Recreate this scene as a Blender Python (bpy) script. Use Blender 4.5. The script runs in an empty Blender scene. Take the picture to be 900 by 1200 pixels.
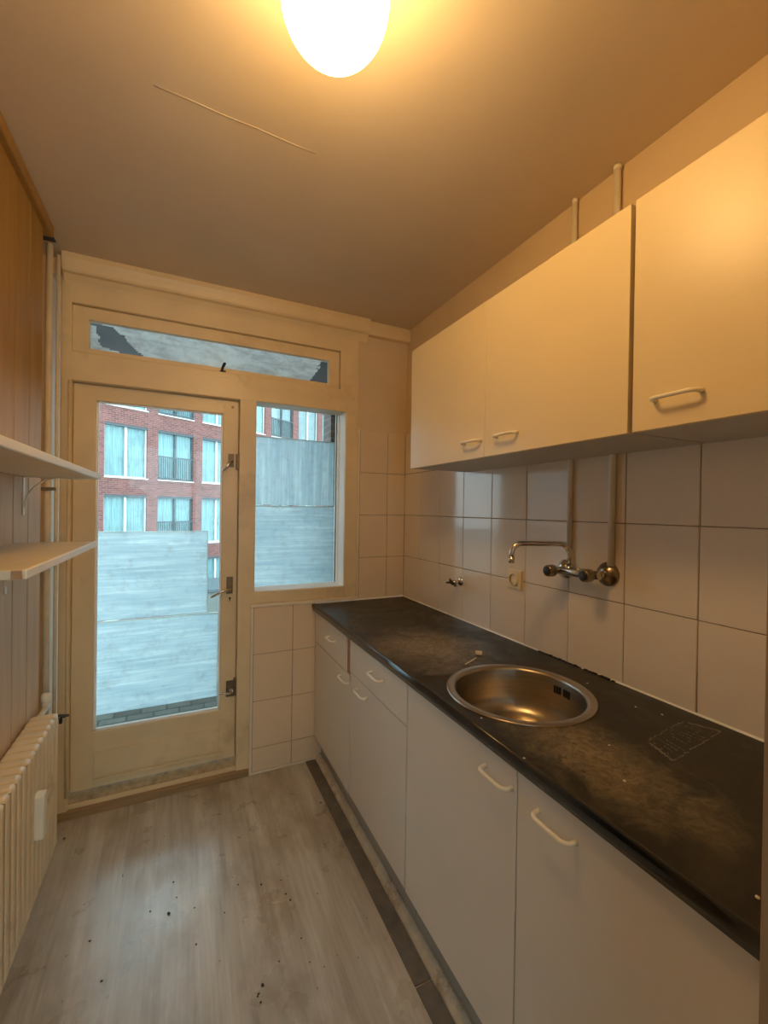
import bpy, bmesh, math, random
from mathutils import Vector, Matrix, noise
random.seed(7)
C = bpy.context.scene.collection
PI = math.pi

# ------------------------------------------------------------------ materials
def new_mat(name):
    m = bpy.data.materials.new(name); m.use_nodes = True
    nt = m.node_tree; nt.nodes.clear()
    out = nt.nodes.new('ShaderNodeOutputMaterial')
    return m, nt, out

def N(nt, t, **k):
    n = nt.nodes.new(t)
    for a, b in k.items():
        if a.startswith('i_'):
            n.inputs[a[2:].replace('_', ' ')].default_value = b
        else: setattr(n, a, b)
    return n

def ramp(nt, fac, stops):
    r = nt.nodes.new('ShaderNodeValToRGB')
    els = r.color_ramp.elements
    while len(els) < len(stops): els.new(0.5)
    for e, (p, c) in zip(els, stops):
        e.position = p; e.color = (c[0], c[1], c[2], 1)
    nt.links.new(fac, r.inputs[0]); return r.outputs[0]

def coords(nt, scale=(1, 1, 1), kind='Object'):
    tc = N(nt, 'ShaderNodeTexCoord'); mp = N(nt, 'ShaderNodeMapping')
    mp.inputs['Scale'].default_value = scale
    nt.links.new(tc.outputs[kind], mp.inputs[0]); return mp.outputs[0]

def noise_tex(nt, vec, scale, detail=4, rough=.55, dist=0):
    n = N(nt, 'ShaderNodeTexNoise'); n.inputs['Scale'].default_value = scale
    n.inputs['Detail'].default_value = detail; n.inputs['Roughness'].default_value = rough
    n.inputs['Distortion'].default_value = dist
    nt.links.new(vec, n.inputs['Vector']); return n.outputs['Fac']

def mix_col(nt, fac, a, b, mode='MIX'):
    m = N(nt, 'ShaderNodeMix', data_type='RGBA', blend_type=mode)
    for sock, v in ((m.inputs[0], fac), (m.inputs[6], a), (m.inputs[7], b)):
        if hasattr(v, 'links') or hasattr(v, 'is_linked'): nt.links.new(v, sock)
        elif isinstance(v, (int, float)): sock.default_value = v
        else: sock.default_value = (v[0], v[1], v[2], 1)
    return m.outputs[2]

def paint(name, col, rough=.5, metal=0, var=.12, vscale=6, bump=0.0, bscale=60, stretch=(1, 1, 1), dirt=None, dscale=3, spec=.5, coat=0):
    """procedural paint / plastic / metal: base colour with mild wear, optional dirt colour, bump"""
    m, nt, out = new_mat(name)
    b = N(nt, 'ShaderNodeBsdfPrincipled')
    v = coords(nt, stretch)
    dark = tuple(c * (1 - var) for c in col); light = tuple(min(1, c * (1 + var * .6)) for c in col)
    c = ramp(nt, noise_tex(nt, v, vscale), [(.3, dark), (.7, light)])
    if dirt:
        f = ramp(nt, noise_tex(nt, v, dscale, 8, .7), [(.56, (0, 0, 0)), (.72, (1, 1, 1))])
        c = mix_col(nt, f, c, dirt)
    nt.links.new(c, b.inputs['Base Color'])
    b.inputs['Roughness'].default_value = rough; b.inputs['Metallic'].default_value = metal
    b.inputs['Specular IOR Level'].default_value = spec
    if coat: b.inputs['Coat Weight'].default_value = coat; b.inputs['Coat Roughness'].default_value = .1
    if bump:
        bp = N(nt, 'ShaderNodeBump'); bp.inputs['Strength'].default_value = bump; bp.inputs['Distance'].default_value = .002
        nt.links.new(noise_tex(nt, v, bscale, 3), bp.inputs['Height']); nt.links.new(bp.outputs[0], b.inputs['Normal'])
    nt.links.new(b.outputs[0], out.inputs[0]); return m

M = {}
M['ceiling'] = paint('ceiling_paint', (.66, .56, .43), .55, var=.05, vscale=2, bump=.5, bscale=14)
M['wall'] = paint('wall_paint', (.70, .56, .38), .6, var=.06, vscale=3, bump=.4, bscale=40)
M['frame'] = paint('frame_paint', (.78, .63, .39), .35, var=.07, vscale=5, bump=.25, bscale=25, dirt=(.60, .46, .27), dscale=2.2)
M['frame_dirty'] = paint('worn_sill_paint', (.52, .41, .25), .7, var=.3, vscale=30, bump=.8, bscale=90, dirt=(.16, .11, .06), dscale=14)
M['frame_brown'] = paint('bare_sill_wood', (.36, .23, .11), .55, var=.3, vscale=18, bump=.6, stretch=(.3, 1, 4))
M['outer_white'] = paint('outside_frame_paint', (.95, .96, .94), .45, var=.05)
M['cream'] = paint('cream_strip', (.82, .72, .56), .4, var=.08)
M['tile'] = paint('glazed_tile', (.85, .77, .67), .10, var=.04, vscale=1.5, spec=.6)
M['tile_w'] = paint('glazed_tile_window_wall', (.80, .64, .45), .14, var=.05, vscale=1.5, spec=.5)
M['grout'] = paint('grout', (.38, .30, .22), .9, var=.3, vscale=20)
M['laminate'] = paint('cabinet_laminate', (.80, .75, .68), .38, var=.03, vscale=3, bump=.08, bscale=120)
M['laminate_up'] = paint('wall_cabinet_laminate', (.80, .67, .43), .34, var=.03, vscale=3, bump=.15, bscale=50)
M['carcass'] = paint('cabinet_carcass', (.62, .57, .50), .5, var=.05)
M['edge_dark'] = paint('raw_wood_edge', (.46, .26, .13), .6, var=.2, vscale=30)
M['handle'] = paint('white_handle_plastic', (.90, .85, .72), .28, var=.03)
M['chrome'] = paint('chrome', (.72, .69, .64), .12, metal=1, var=.12, vscale=20)
M['chrome_dull'] = paint('tarnished_chrome', (.34, .28, .21), .28, metal=1, var=.3, vscale=40)
M['latch'] = paint('tarnished_latch', (.20, .135, .075), .4, metal=.6, var=.3, vscale=60)
M['black'] = paint('black_plastic', (.02, .018, .016), .35, var=.2)
M['steel'] = paint('brushed_steel', (.50, .45, .38), .30, metal=1, var=.15, vscale=8, stretch=(1, 1, 14), bump=.05, bscale=60)
M['pipe'] = paint('painted_pipe', (.80, .69, .50), .35, var=.1, vscale=12)
M['pipe_white'] = paint('white_pipe', (.90, .85, .76), .3, var=.05, vscale=12)
M['radiator'] = paint('radiator_enamel', (.82, .67, .44), .35, var=.05, vscale=6, dirt=(.5, .36, .2), dscale=5)
M['meter'] = paint('meter_plastic', (.86, .80, .66), .4, var=.04)
M['shelf'] = paint('shelf_board', (.74, .64, .47), .4, var=.06)
M['shelf_edge'] = paint('shelf_edging', (.86, .80, .66), .35, var=.05)
M['moulding'] = paint('floor_moulding', (.62, .54, .42), .5, var=.2, vscale=16, dirt=(.25, .18, .1), dscale=9)
M['strip'] = paint('grey_floor_strip', (.17, .155, .135), .6, var=.3, vscale=14, bump=.5, bscale=80)
M['plinth'] = paint('plinth_board', (.44, .42, .38), .5, var=.12)
M['crumb'] = paint('dark_crumb', (.05, .035, .025), .8, var=.3)
M['crumb_pale'] = paint('pale_crumb', (.8, .74, .62), .7, var=.2)
M['concrete'] = paint('soffit_concrete', (.11, .12, .13), .8, var=.2, vscale=3, bump=.6)
M['socket'] = paint('socket_plastic', (.86, .74, .52), .35, var=.03)
M['socket_in'] = paint('socket_recess_shade', (.32, .20, .08), .4, var=.05)  # socket plastic darkened, shade of the recess put into its colour
M['jamb'] = paint('brown_door_jamb', (.36, .24, .14), .5, var=.1)
M['olive'] = paint('grey_green_sheet', (.17, .19, .17), .6, var=.1)
M['dark_frame'] = paint('dark_window_frame', (.09, .12, .13), .4, var=.1)
M['white_frame'] = paint('white_window_frame', (.80, .83, .80), .4, var=.04)
M['asphalt'] = paint('street_asphalt', (.16, .16, .17), .9, var=.2)

# left panelling: lamplit brown above the shelf, paler daylit tone below, light put into colour
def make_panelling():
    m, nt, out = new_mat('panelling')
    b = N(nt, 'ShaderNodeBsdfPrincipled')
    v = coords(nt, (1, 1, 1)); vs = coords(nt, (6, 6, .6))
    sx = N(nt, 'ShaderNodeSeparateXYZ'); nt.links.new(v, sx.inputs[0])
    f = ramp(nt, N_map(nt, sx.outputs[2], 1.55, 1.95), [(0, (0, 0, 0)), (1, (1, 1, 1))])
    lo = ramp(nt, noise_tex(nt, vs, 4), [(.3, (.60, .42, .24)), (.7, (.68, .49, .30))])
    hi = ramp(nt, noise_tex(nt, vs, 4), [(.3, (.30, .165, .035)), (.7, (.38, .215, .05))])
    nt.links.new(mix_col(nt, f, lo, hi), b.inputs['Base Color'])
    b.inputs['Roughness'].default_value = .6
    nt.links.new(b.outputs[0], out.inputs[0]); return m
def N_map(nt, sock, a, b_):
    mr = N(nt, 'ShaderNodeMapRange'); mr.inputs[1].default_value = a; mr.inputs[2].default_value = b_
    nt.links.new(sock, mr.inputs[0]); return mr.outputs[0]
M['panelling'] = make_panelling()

def make_floor():
    m, nt, out = new_mat('grey_wood_floor')
    b = N(nt, 'ShaderNodeBsdfPrincipled')
    v = coords(nt)
    rot = N(nt, 'ShaderNodeMapping'); rot.inputs['Rotation'].default_value = (0, 0, PI / 2)
    nt.links.new(v, rot.inputs[0])
    br = N(nt, 'ShaderNodeTexBrick'); br.offset = .37
    br.inputs['Scale'].default_value = 1; br.inputs['Brick Width'].default_value = 1.28; br.inputs['Row Height'].default_value = .192
    br.inputs['Mortar Size'].default_value = .0007; br.inputs['Mortar Smooth'].default_value = .3
    br.inputs['Color1'].default_value = (.2, .2, .2, 1); br.inputs['Color2'].default_value = (.8, .8, .8, 1); br.inputs['Mortar'].default_value = (.5, .5, .5, 1)
    nt.links.new(rot.outputs[0], br.inputs['Vector'])
    g1 = noise_tex(nt, coords(nt, (9, .9, 1)), 1.6, 6, .6, .6)
    g2 = noise_tex(nt, coords(nt, (40, 1.6, 1)), 2.2, 4, .6)
    add = N(nt, 'ShaderNodeMath', operation='MULTIPLY_ADD'); nt.links.new(g1, add.inputs[0]); add.inputs[1].default_value = .75; 
    m2 = N(nt, 'ShaderNodeMath', operation='MULTIPLY'); nt.links.new(g2, m2.inputs[0]); m2.inputs[1].default_value = .25
    nt.links.new(m2.outputs[0], add.inputs[2])
    base = ramp(nt, add.outputs[0], [(.32, (.31, .265, .21)), (.43, (.46, .415, .345)), (.54, (.55, .51, .445)), (.68, (.68, .645, .585))])
    base = mix_col(nt, .10, base, br.outputs['Color'], 'OVERLAY')
    base = mix_col(nt, ramp(nt, br.outputs['Fac'], [(0, (0, 0, 0)), (1, (.35, .35, .35))]), base, (.26, .21, .15))
    # greasy stains
    st = ramp(nt, noise_tex(nt, coords(nt, (1.6, .8, 1)), 3.1, 5, .65), [(.48, (0, 0, 0)), (.68, (.8, .8, .8))])
    base = mix_col(nt, st, base, (.33, .26, .18))
    # speckled dirt
    vo = N(nt, 'ShaderNodeTexVoronoi'); vo.inputs['Scale'].default_value = 17; nt.links.new(coords(nt, (1, .8, 1)), vo.inputs['Vector'])
    sp = ramp(nt, vo.outputs['Distance'], [(.03, (.7, .7, .7)), (.06, (0, 0, 0))])
    base = mix_col(nt, sp, base, (.16, .11, .07))
    nt.links.new(base, b.inputs['Base Color']); b.inputs['Specular IOR Level'].default_value = .8
    r = ramp(nt, noise_tex(nt, v, 5, 5), [(.3, (.24, .24, .24)), (.7, (.38, .38, .38))])
    nt.links.new(r, b.inputs['Roughness'])
    bp = N(nt, 'ShaderNodeBump'); bp.inputs['Strength'].default_value = .25; bp.inputs['Distance'].default_value = .001
    nt.links.new(g2, bp.inputs['Height']); nt.links.new(bp.outputs[0], b.inputs['Normal'])
    nt.links.new(b.outputs[0], out.inputs[0]); return m
M['floor'] = make_floor()

def make_worktop():
    m, nt, out = new_mat('black_worktop')
    b = N(nt, 'ShaderNodeBsdfPrincipled')
    v = coords(nt)
    n1 = noise_tex(nt, v, 3.4, 9, .68, .9)
    n2 = noise_tex(nt, v, 28, 5, .7)
    dark = ramp(nt, n2, [(.3, (.010, .010, .009)), (.75, (.034, .031, .027))])
    stain = ramp(nt, n1, [(.48, (0, 0, 0)), (.74, (.7, .7, .7))])
    col = mix_col(nt, stain, dark, (.105, .085, .058))
    # dried smear beyond the sink and dusty patch before it: radial masks with noisy rims
    def blob(cx, cy, rx, ry, col_in, c2, amt, lo=.35):
        mp = N(nt, 'ShaderNodeMapping'); cx -= .95; cy -= 1.3; mp.inputs['Location'].default_value = (-cx / rx, -cy / ry, 0)
        mp.inputs['Scale'].default_value = (1 / rx, 1 / ry, 0)
        tc = N(nt, 'ShaderNodeTexCoord'); nt.links.new(tc.outputs['Object'], mp.inputs[0])
        ln = N(nt, 'ShaderNodeVectorMath', operation='LENGTH'); nt.links.new(mp.outputs[0], ln.inputs[0])
        nn = noise_tex(nt, v, 9, 6, .7, 1.2)
        s = N(nt, 'ShaderNodeMath', operation='MULTIPLY_ADD'); nt.links.new(nn, s.inputs[0]); s.inputs[1].default_value = .9
        hf = N(nt, 'ShaderNodeMath', operation='MULTIPLY'); nt.links.new(ln.outputs['Value'], hf.inputs[0]); hf.inputs[1].default_value = .55
        nt.links.new(hf.outputs[0], s.inputs[2])
        f = ramp(nt, s.outputs[0], [(.55, (amt,) * 3), (.98, (0, 0, 0))])
        hi = ramp(nt, noise_tex(nt, v, 38, 6, .75, 1.5), [(.36, (.25, .25, .25)), (.62, (1, 1, 1))])
        f = mix_col(nt, 1.0, f, hi, 'MULTIPLY')
        return mix_col(nt, f, col_in, c2)
    col = blob(.90, 1.45, .26, .32, col, (.36, .30, .22), 1.0)
    col = blob(.84, .66, .15, .30, col, (.31, .25, .155), 1.0)
    # fine pale scratches
    sc = noise_tex(nt, coords(nt, (4, 30, 1)), 7, 3, .8)
    f = ramp(nt, sc, [(.66, (0, 0, 0)), (.74, (.35, .35, .35))])
    col = mix_col(nt, f, col, (.16, .14, .11))
    nt.links.new(col, b.inputs['Base Color'])
    r = ramp(nt, n1, [(.35, (.27, .27, .27)), (.65, (.6, .6, .6))]); nt.links.new(r, b.inputs['Roughness'])
    b.inputs['Specular IOR Level'].default_value = .45
    bp = N(nt, 'ShaderNodeBump'); bp.inputs['Strength'].default_value = .3; bp.inputs['Distance'].default_value = .001
    nt.links.new(n2, bp.inputs['Height']); nt.links.new(bp.outputs[0], b.inputs['Normal'])
    nt.links.new(b.outputs[0], out.inputs[0]); return m
M['worktop'] = make_worktop()
M['nosing'] = paint('worktop_nosing', (.014, .017, .022), .16, var=.3, vscale=30, spec=.9)
def make_scratch():
    m, nt, out = new_mat('scratched_patch')
    b = N(nt, 'ShaderNodeBsdfPrincipled')
    n1 = noise_tex(nt, coords(nt, (60, 9, 1)), 3, 6, .8)
    c = ramp(nt, n1, [(.35, (.03, .026, .02)), (.60, (.34, .30, .24))])
    nt.links.new(c, b.inputs['Base Color']); b.inputs['Roughness'].default_value = .7
    nt.links.new(b.outputs[0], out.inputs[0]); return m
M['scratch'] = make_scratch()

def make_glass(name, tint=(1, 1, 1), refl=1.0, dirt=.0):
    m, nt, out = new_mat(name)
    t = N(nt, 'ShaderNodeBsdfTransparent'); t.inputs[0].default_value = (*tint, 1)
    g = N(nt, 'ShaderNodeBsdfGlossy'); g.inputs['Roughness'].default_value = .02
    fr = N(nt, 'ShaderNodeFresnel'); fr.inputs[0].default_value = 1.45
    mu = N(nt, 'ShaderNodeMath', operation='MULTIPLY'); nt.links.new(fr.outputs[0], mu.inputs[0]); mu.inputs[1].default_value = refl
    mx = N(nt, 'ShaderNodeMixShader'); nt.links.new(mu.outputs[0], mx.inputs[0]); nt.links.new(t.outputs[0], mx.inputs[1]); nt.links.new(g.outputs[0], mx.inputs[2])
    last = mx.outputs[0]
    if dirt:
        d = N(nt, 'ShaderNodeBsdfDiffuse'); d.inputs[0].default_value = (.6, .62, .6, 1)
        f = ramp(nt, noise_tex(nt, coords(nt), 18, 8, .75), [(.5, (0, 0, 0)), (.75, (dirt, dirt, dirt))])
        m2 = N(nt, 'ShaderNodeMixShader'); nt.links.new(f, m2.inputs[0]); nt.links.new(last, m2.inputs[1]); nt.links.new(d.outputs[0], m2.inputs[2]); last = m2.outputs[0]
    nt.links.new(last, out.inputs[0]); return m
M['glass'] = make_glass('window_glass', (.97, .99, .98), .8, .12)
M['far_glass'] = make_glass('far_window_glass', (.86, .95, .96), .8)

def make_film(name='frosted_film', op=.98, col=(.96, .99, .98)):
    m, nt, out = new_mat(name)
    tr = N(nt, 'ShaderNodeBsdfTransparent')
    tl = N(nt, 'ShaderNodeBsdfTranslucent'); df = N(nt, 'ShaderNodeBsdfDiffuse')
    c = ramp(nt, noise_tex(nt, coords(nt, (1, 1, 3)), 7, 7, .7, .5), [(.40, tuple(x * .72 for x in col)), (.56, col)])
    nt.links.new(c, tl.inputs[0]); nt.links.new(c, df.inputs[0])
    a = N(nt, 'ShaderNodeMixShader'); a.inputs[0].default_value = .15
    nt.links.new(tl.outputs[0], a.inputs[1]); nt.links.new(df.outputs[0], a.inputs[2])
    f = ramp(nt, noise_tex(nt, coords(nt, (1, 1, 2)), 13, 8, .75), [(.55, (op, op, op)), (.70, (op * .75,) * 3)])
    b = N(nt, 'ShaderNodeMixShader'); nt.links.new(f, b.inputs[0]); nt.links.new(tr.outputs[0], b.inputs[1]); nt.links.new(a.outputs[0], b.inputs[2])
    nt.links.new(b.outputs[0], out.inputs[0]); return m
M['film'] = make_film()

def make_whitewash(name, horizontal=True):
    """glass panel brushed with thin white lime: streaky, lets daylight through"""
    m, nt, out = new_mat(name)
    st = (.9, 1, 22) if horizontal else (20, 1, .8)
    n1 = noise_tex(nt, coords(nt, st), 2.0, 6, .6, .5)
    n2 = noise_tex(nt, coords(nt, (st[0] * 3, 1, st[2] * 3)), 2.5, 3, .6)
    a = N(nt, 'ShaderNodeMath', operation='MULTIPLY_ADD'); nt.links.new(n2, a.inputs[0]); a.inputs[1].default_value = .35; nt.links.new(n1, a.inputs[2])
    c = ramp(nt, a.outputs[0], [(.42, (.58, .69, .74)), (.64, (.68, .78, .82)), (.84, (.86, .93, .94))])
    vo = N(nt, 'ShaderNodeTexVoronoi'); vo.inputs['Scale'].default_value = 22; nt.links.new(coords(nt), vo.inputs['Vector'])
    sp = ramp(nt, vo.outputs['Distance'], [(.05, (.6, .6, .6)), (.10, (0, 0, 0))])
    c = mix_col(nt, sp, c, (.97, .98, .98))
    tl = N(nt, 'ShaderNodeBsdfTranslucent'); df = N(nt, 'ShaderNodeBsdfDiffuse')
    nt.links.new(c, tl.inputs[0]); nt.links.new(c, df.inputs[0])
    mx = N(nt, 'ShaderNodeMixShader'); mx.inputs[0].default_value = .40
    nt.links.new(tl.outputs[0], mx.inputs[1]); nt.links.new(df.outputs[0], mx.inputs[2])
    nt.links.new(mx.outputs[0], out.inputs[0]); return m
M['wash_h'] = make_whitewash('whitewash_horizontal', True)
M['wash_v'] = make_whitewash('whitewash_vertical', False)
M['panel_edge'] = paint('panel_edge', (.72, .80, .80), .4, var=.1)

def make_brick(name, c1, c2, mortar, bw=.21, bh=.062, axis='xz', bumps=.4):
    m, nt, out = new_mat(name)
    b = N(nt, 'ShaderNodeBsdfPrincipled'); b.inputs['Roughness'].default_value = .85
    tc = N(nt, 'ShaderNodeTexCoord'); sp = N(nt, 'ShaderNodeSeparateXYZ'); cb = N(nt, 'ShaderNodeCombineXYZ')
    nt.links.new(tc.outputs['Object'], sp.inputs[0])
    if axis == 'xz':
        s = N(nt, 'ShaderNodeMath', operation='ADD'); nt.links.new(sp.outputs[0], s.inputs[0]); nt.links.new(sp.outputs[1], s.inputs[1])
        nt.links.new(s.outputs[0], cb.inputs[0]); nt.links.new(sp.outputs[2], cb.inputs[1])
    else:
        nt.links.new(sp.outputs[0], cb.inputs[0]); nt.links.new(sp.outputs[1], cb.inputs[1])
    br = N(nt, 'ShaderNodeTexBrick'); br.inputs['Scale'].default_value = 1
    br.inputs['Brick Width'].default_value = bw; br.inputs['Row Height'].default_value = bh; br.inputs['Mortar Size'].default_value = .007
    br.inputs['Color1'].default_value = (*c1, 1); br.inputs['Color2'].default_value = (*c2, 1); br.inputs['Mortar'].default_value = (*mortar, 1)
    nt.links.new(cb.outputs[0], br.inputs['Vector'])
    c = mix_col(nt, .35, br.outputs['Color'], ramp(nt, noise_tex(nt, coords(nt), 6, 6, .7), [(.3, (.3, .3, .3)), (.7, (.8, .8, .8))]), 'OVERLAY')
    nt.links.new(c, b.inputs['Base Color'])
    bp = N(nt, 'ShaderNodeBump'); bp.inputs['Strength'].default_value = bumps; bp.inputs['Distance'].default_value = .01; bp.invert = True
    nt.links.new(br.outputs['Fac'], bp.inputs['Height']); nt.links.new(bp.outputs[0], b.inputs['Normal'])
    nt.links.new(b.outputs[0], out.inputs[0]); return m
M['brick'] = make_brick('red_brick', (.28, .10, .085), (.17, .06, .052), (.32, .24, .22), bw=.24, bh=.085)
M['brick_brown'] = make_brick('brown_brick', (.13, .10, .085), (.09, .07, .06), (.16, .14, .12))
M['pavers'] = make_brick('grey_pavers', (.22, .22, .19), (.13, .13, .115), (.10, .105, .085), bw=.17, bh=.085, axis='xy', bumps=.9)
M['curtain'] = paint('net_curtain', (.70, .80, .80), .8, var=.28, vscale=2, stretch=(8, 8, .5))
M['lamp_glass'] = None
def make_lamp():
    m, nt, out = new_mat('opal_lamp_glass')
    e = N(nt, 'ShaderNodeEmission'); e.inputs[0].default_value = (1.0, .60, .21, 1); e.inputs[1].default_value = 25
    nt.links.new(e.outputs[0], out.inputs[0]); return m
M['lamp_glass'] = make_lamp()

# ------------------------------------------------------------------ mesh builder
class MB:
    def __init__(self): self.bm = bmesh.new(); self.mi = 0
    def _mark(self, faces, smooth=False):
        for f in faces: f.material_index = self.mi; f.smooth = smooth
    def box(self, x0, x1, y0, y1, z0, z1, bev=0, seg=2):
        r = bmesh.ops.create_cube(self.bm, size=1)
        vs = r['verts']
        for v in vs:
            v.co = Vector((x0 if v.co.x < 0 else x1, y0 if v.co.y < 0 else y1, z0 if v.co.z < 0 else z1))
        fs = set(f for v in vs for f in v.link_faces)
        self._mark(fs)
        if bev:
            es = set(e for v in vs for e in v.link_edges)
            rr = bmesh.ops.bevel(self.bm, geom=list(es), offset=bev, segments=seg, profile=.5, affect='EDGES', material=-1)
            for f in rr['faces']: f.smooth = True; f.material_index = self.mi
        return self
    def cyl(self, p, q, r, r2=None, seg=24, caps=True, smooth=True):
        p = Vector(p); q = Vector(q); r2 = r if r2 is None else r2
        d = (q - p).normalized(); up = Vector((0, 0, 1)) if abs(d.z) < .9 else Vector((1, 0, 0))
        a = d.cross(up).normalized(); b = d.cross(a).normalized()
        ra = [self.bm.verts.new(p + (a * math.cos(2 * PI * i / seg) + b * math.sin(2 * PI * i / seg)) * r) for i in range(seg)]
        rb = [self.bm.verts.new(q + (a * math.cos(2 * PI * i / seg) + b * math.sin(2 * PI * i / seg)) * r2) for i in range(seg)]
        fs = []
        for i in range(seg):
            j = (i + 1) % seg
            fs.append(self.bm.faces.new((ra[i], ra[j], rb[j], rb[i])))
        self._mark(fs, smooth)
        if caps: self._mark([self.bm.faces.new(ra[::-1]), self.bm.faces.new(rb)])
        return self
    def tube(self, pts, r, seg=12, smooth_pts=True, caps=True):
        pts = [Vector(p) for p in pts]
        rad = r if isinstance(r, (list, tuple)) else [r] * len(pts)
        rings = []; prev = None
        for i, p in enumerate(pts):
            d = ((pts[min(i + 1, len(pts) - 1)] - pts[max(i - 1, 0)])).normalized()
            if prev is None:
                up = Vector((0, 0, 1)) if abs(d.z) < .9 else Vector((1, 0, 0)); a = d.cross(up).normalized()
            else: a = (prev - d * prev.dot(d)).normalized()
            prev = a; b = d.cross(a)
            rings.append([self.bm.verts.new(p + (a * math.cos(2 * PI * k / seg) + b * math.sin(2 * PI * k / seg)) * rad[i]) for k in range(seg)])
        for u, v in zip(rings, rings[1:]):
            self._mark([self.bm.faces.new((u[k], u[(k + 1) % seg], v[(k + 1) % seg], v[k])) for k in range(seg)], True)
        if caps: self._mark([self.bm.faces.new(rings[0][::-1]), self.bm.faces.new(rings[-1])])
        return self
    def lathe(self, prof, c=(0, 0, 0), axis='z', seg=40, smooth=True):
        """prof: list of (radius, height) spun about axis through c"""
        rings = []
        for r, h in prof:
            ring = []
            for i in range(seg):
                t = 2 * PI * i / seg; a, b = r * math.cos(t), r * math.sin(t)
                co = {'z': (a, b, h), 'x': (h, a, b), 'y': (a, h, b)}[axis]
                ring.append(self.bm.verts.new(Vector(c) + Vector(co)))
            rings.append(ring)
        for u, v in zip(rings, rings[1:]):
            self._mark([self.bm.faces.new((u[k], u[(k + 1) % seg], v[(k + 1) % seg], v[k])) for k in range(seg)], smooth)
        return self
    def prism(self, poly, axis, a, b, smooth=False):
        """extrude a 2D polygon along axis from a to b; poly in the two other axes (in order)"""
        def co(p, t):
            return {'x': (t, p[0], p[1]), 'y': (p[0], t, p[1]), 'z': (p[0], p[1], t)}[axis]
        A = [self.bm.verts.new(co(p, a)) for p in poly]; B = [self.bm.verts.new(co(p, b)) for p in poly]
        n = len(poly); fs = [self.bm.faces.new((A[i], A[(i + 1) % n], B[(i + 1) % n], B[i])) for i in range(n)]
        self._mark(fs, smooth); self._mark([self.bm.faces.new(A[::-1]), self.bm.faces.new(B)])
        return self

def wpos(o):
    p = Vector((0, 0, 0))
    while o is not None: p += o.location; o = o.parent
    return p
def obj(name, mb, mats, parent=None, loc=None, local=False):
    """ONE mesh object; geometry was modelled in room coordinates unless local"""
    bm = mb.bm
    bmesh.ops.recalc_face_normals(bm, faces=bm.faces[:])
    base = Vector(loc) if loc else (Vector((0, 0, 0)))
    if not local:
        off = wpos(parent) if parent else base
        if parent and loc: off = off + base
        bmesh.ops.translate(bm, verts=bm.verts[:], vec=-off)
    me = bpy.data.meshes.new(name); bm.to_mesh(me); bm.free()
    for m in (mats if isinstance(mats, (list, tuple)) else [mats]): me.materials.append(M[m])
    o = bpy.data.objects.new(name, me); C.objects.link(o)
    o.parent = parent; o.location = base
    return o
def tag(o, label=None, cat=None, group=None, kind=None):
    if label: o['label'] = label
    if cat: o['category'] = cat
    if group: o['group'] = group
    if kind: o['kind'] = kind
    return o
def thing(name, label, cat, loc=(0, 0, 0), group=None, kind=None):
    o = bpy.data.objects.new(name, None); o.empty_display_size = .05; C.objects.link(o); o.location = loc
    return tag(o, label, cat, group, kind)
def struct(name, mb, mats, label, cat, parent=None):
    return tag(obj(name, mb, mats, parent), label, cat, kind='structure')
def copy_tree(o, parent=None):
    c = o.copy(); C.objects.link(c); c.parent = parent
    for ch in list(o.children): copy_tree(ch, c)
    return c

XR, YW, ZC = 1.282, 2.383, 2.574     # right wall, window wall, ceiling
XL = -.50                            # face of the left panelling
TW, TH, ZT = .2152, .2566, .902

# ------------------------------------------------------------------ room shell
b = MB(); b.box(-1.2, 1.5, -1.6, YW + .02, -.12, 0)
struct('floor', b, 'floor', 'stained grey-beige wood plank floor', 'floor')
b = MB(); b.box(-1.2, 1.5, -1.6, YW + .30, ZC, ZC + .15)
b.tube([(-.079 + .0904 * i, 1.306 + .004 * i + random.uniform(-.003, .003), ZC + .0016) for i in range(6)], .0030, 6)
struct('ceiling', b, 'ceiling', 'yellowed plaster ceiling with a thin raised seam', 'ceiling')

def tiles(mb, axis, face, cols, rows, thick=.008, gap=.0028, into=1):
    """glazed tiles as bevelled slabs standing proud of the wall, each a hair out of true"""
    for a0, a1 in cols:
        for z0, z1 in rows:
            n0 = len(mb.bm.verts)
            g = gap / 2
            if axis == 'x':
                mb.box(face, face + .0095, a0 + g, a1 - g, z0 + g, z1 - g, .0018, 2)
            else:
                mb.box(a0 + g, a1 - g, face, face + .0095, z0 + g, z1 - g, .0018, 2)
            mb.bm.verts.ensure_lookup_table()
            vs = mb.bm.verts[n0:]
            cx = (a0 + a1) / 2; cz = (z0 + z1) / 2
            t1, t2 = random.gauss(0, .0035), random.gauss(0, .0035)
            for v in vs:
                s = (v.co.y if axis == 'x' else v.co.x) - cx; z = v.co.z - cz
                d = s * t1 + z * t2
                if axis == 'x': v.co.x += d
                else: v.co.y += d
rows = [(ZT - .0 + TH * k, ZT + TH * (k + 1)) for k in range(4)]
# right wall
b = MB(); b.mi = 0; b.box(XR, XR + .2, -.2, YW + .3, -.1, ZC + .05)
b.mi = 1; b.box(XR - .005, XR + .01, .12, YW, ZT - .06, ZT + 4 * TH)
b.mi = 2
cols = [(max(.12, 2.1834 - TW * (k + 1)), 2.1834 - TW * k) for k in range(10)] + [(2.1834, YW - .004)]
tiles(b, 'x', XR - .008, cols, rows)
struct('wall_right', b, ['wall', 'grout', 'tile'], 'right wall, white glazed tiles under yellowed paint', 'wall')

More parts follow.
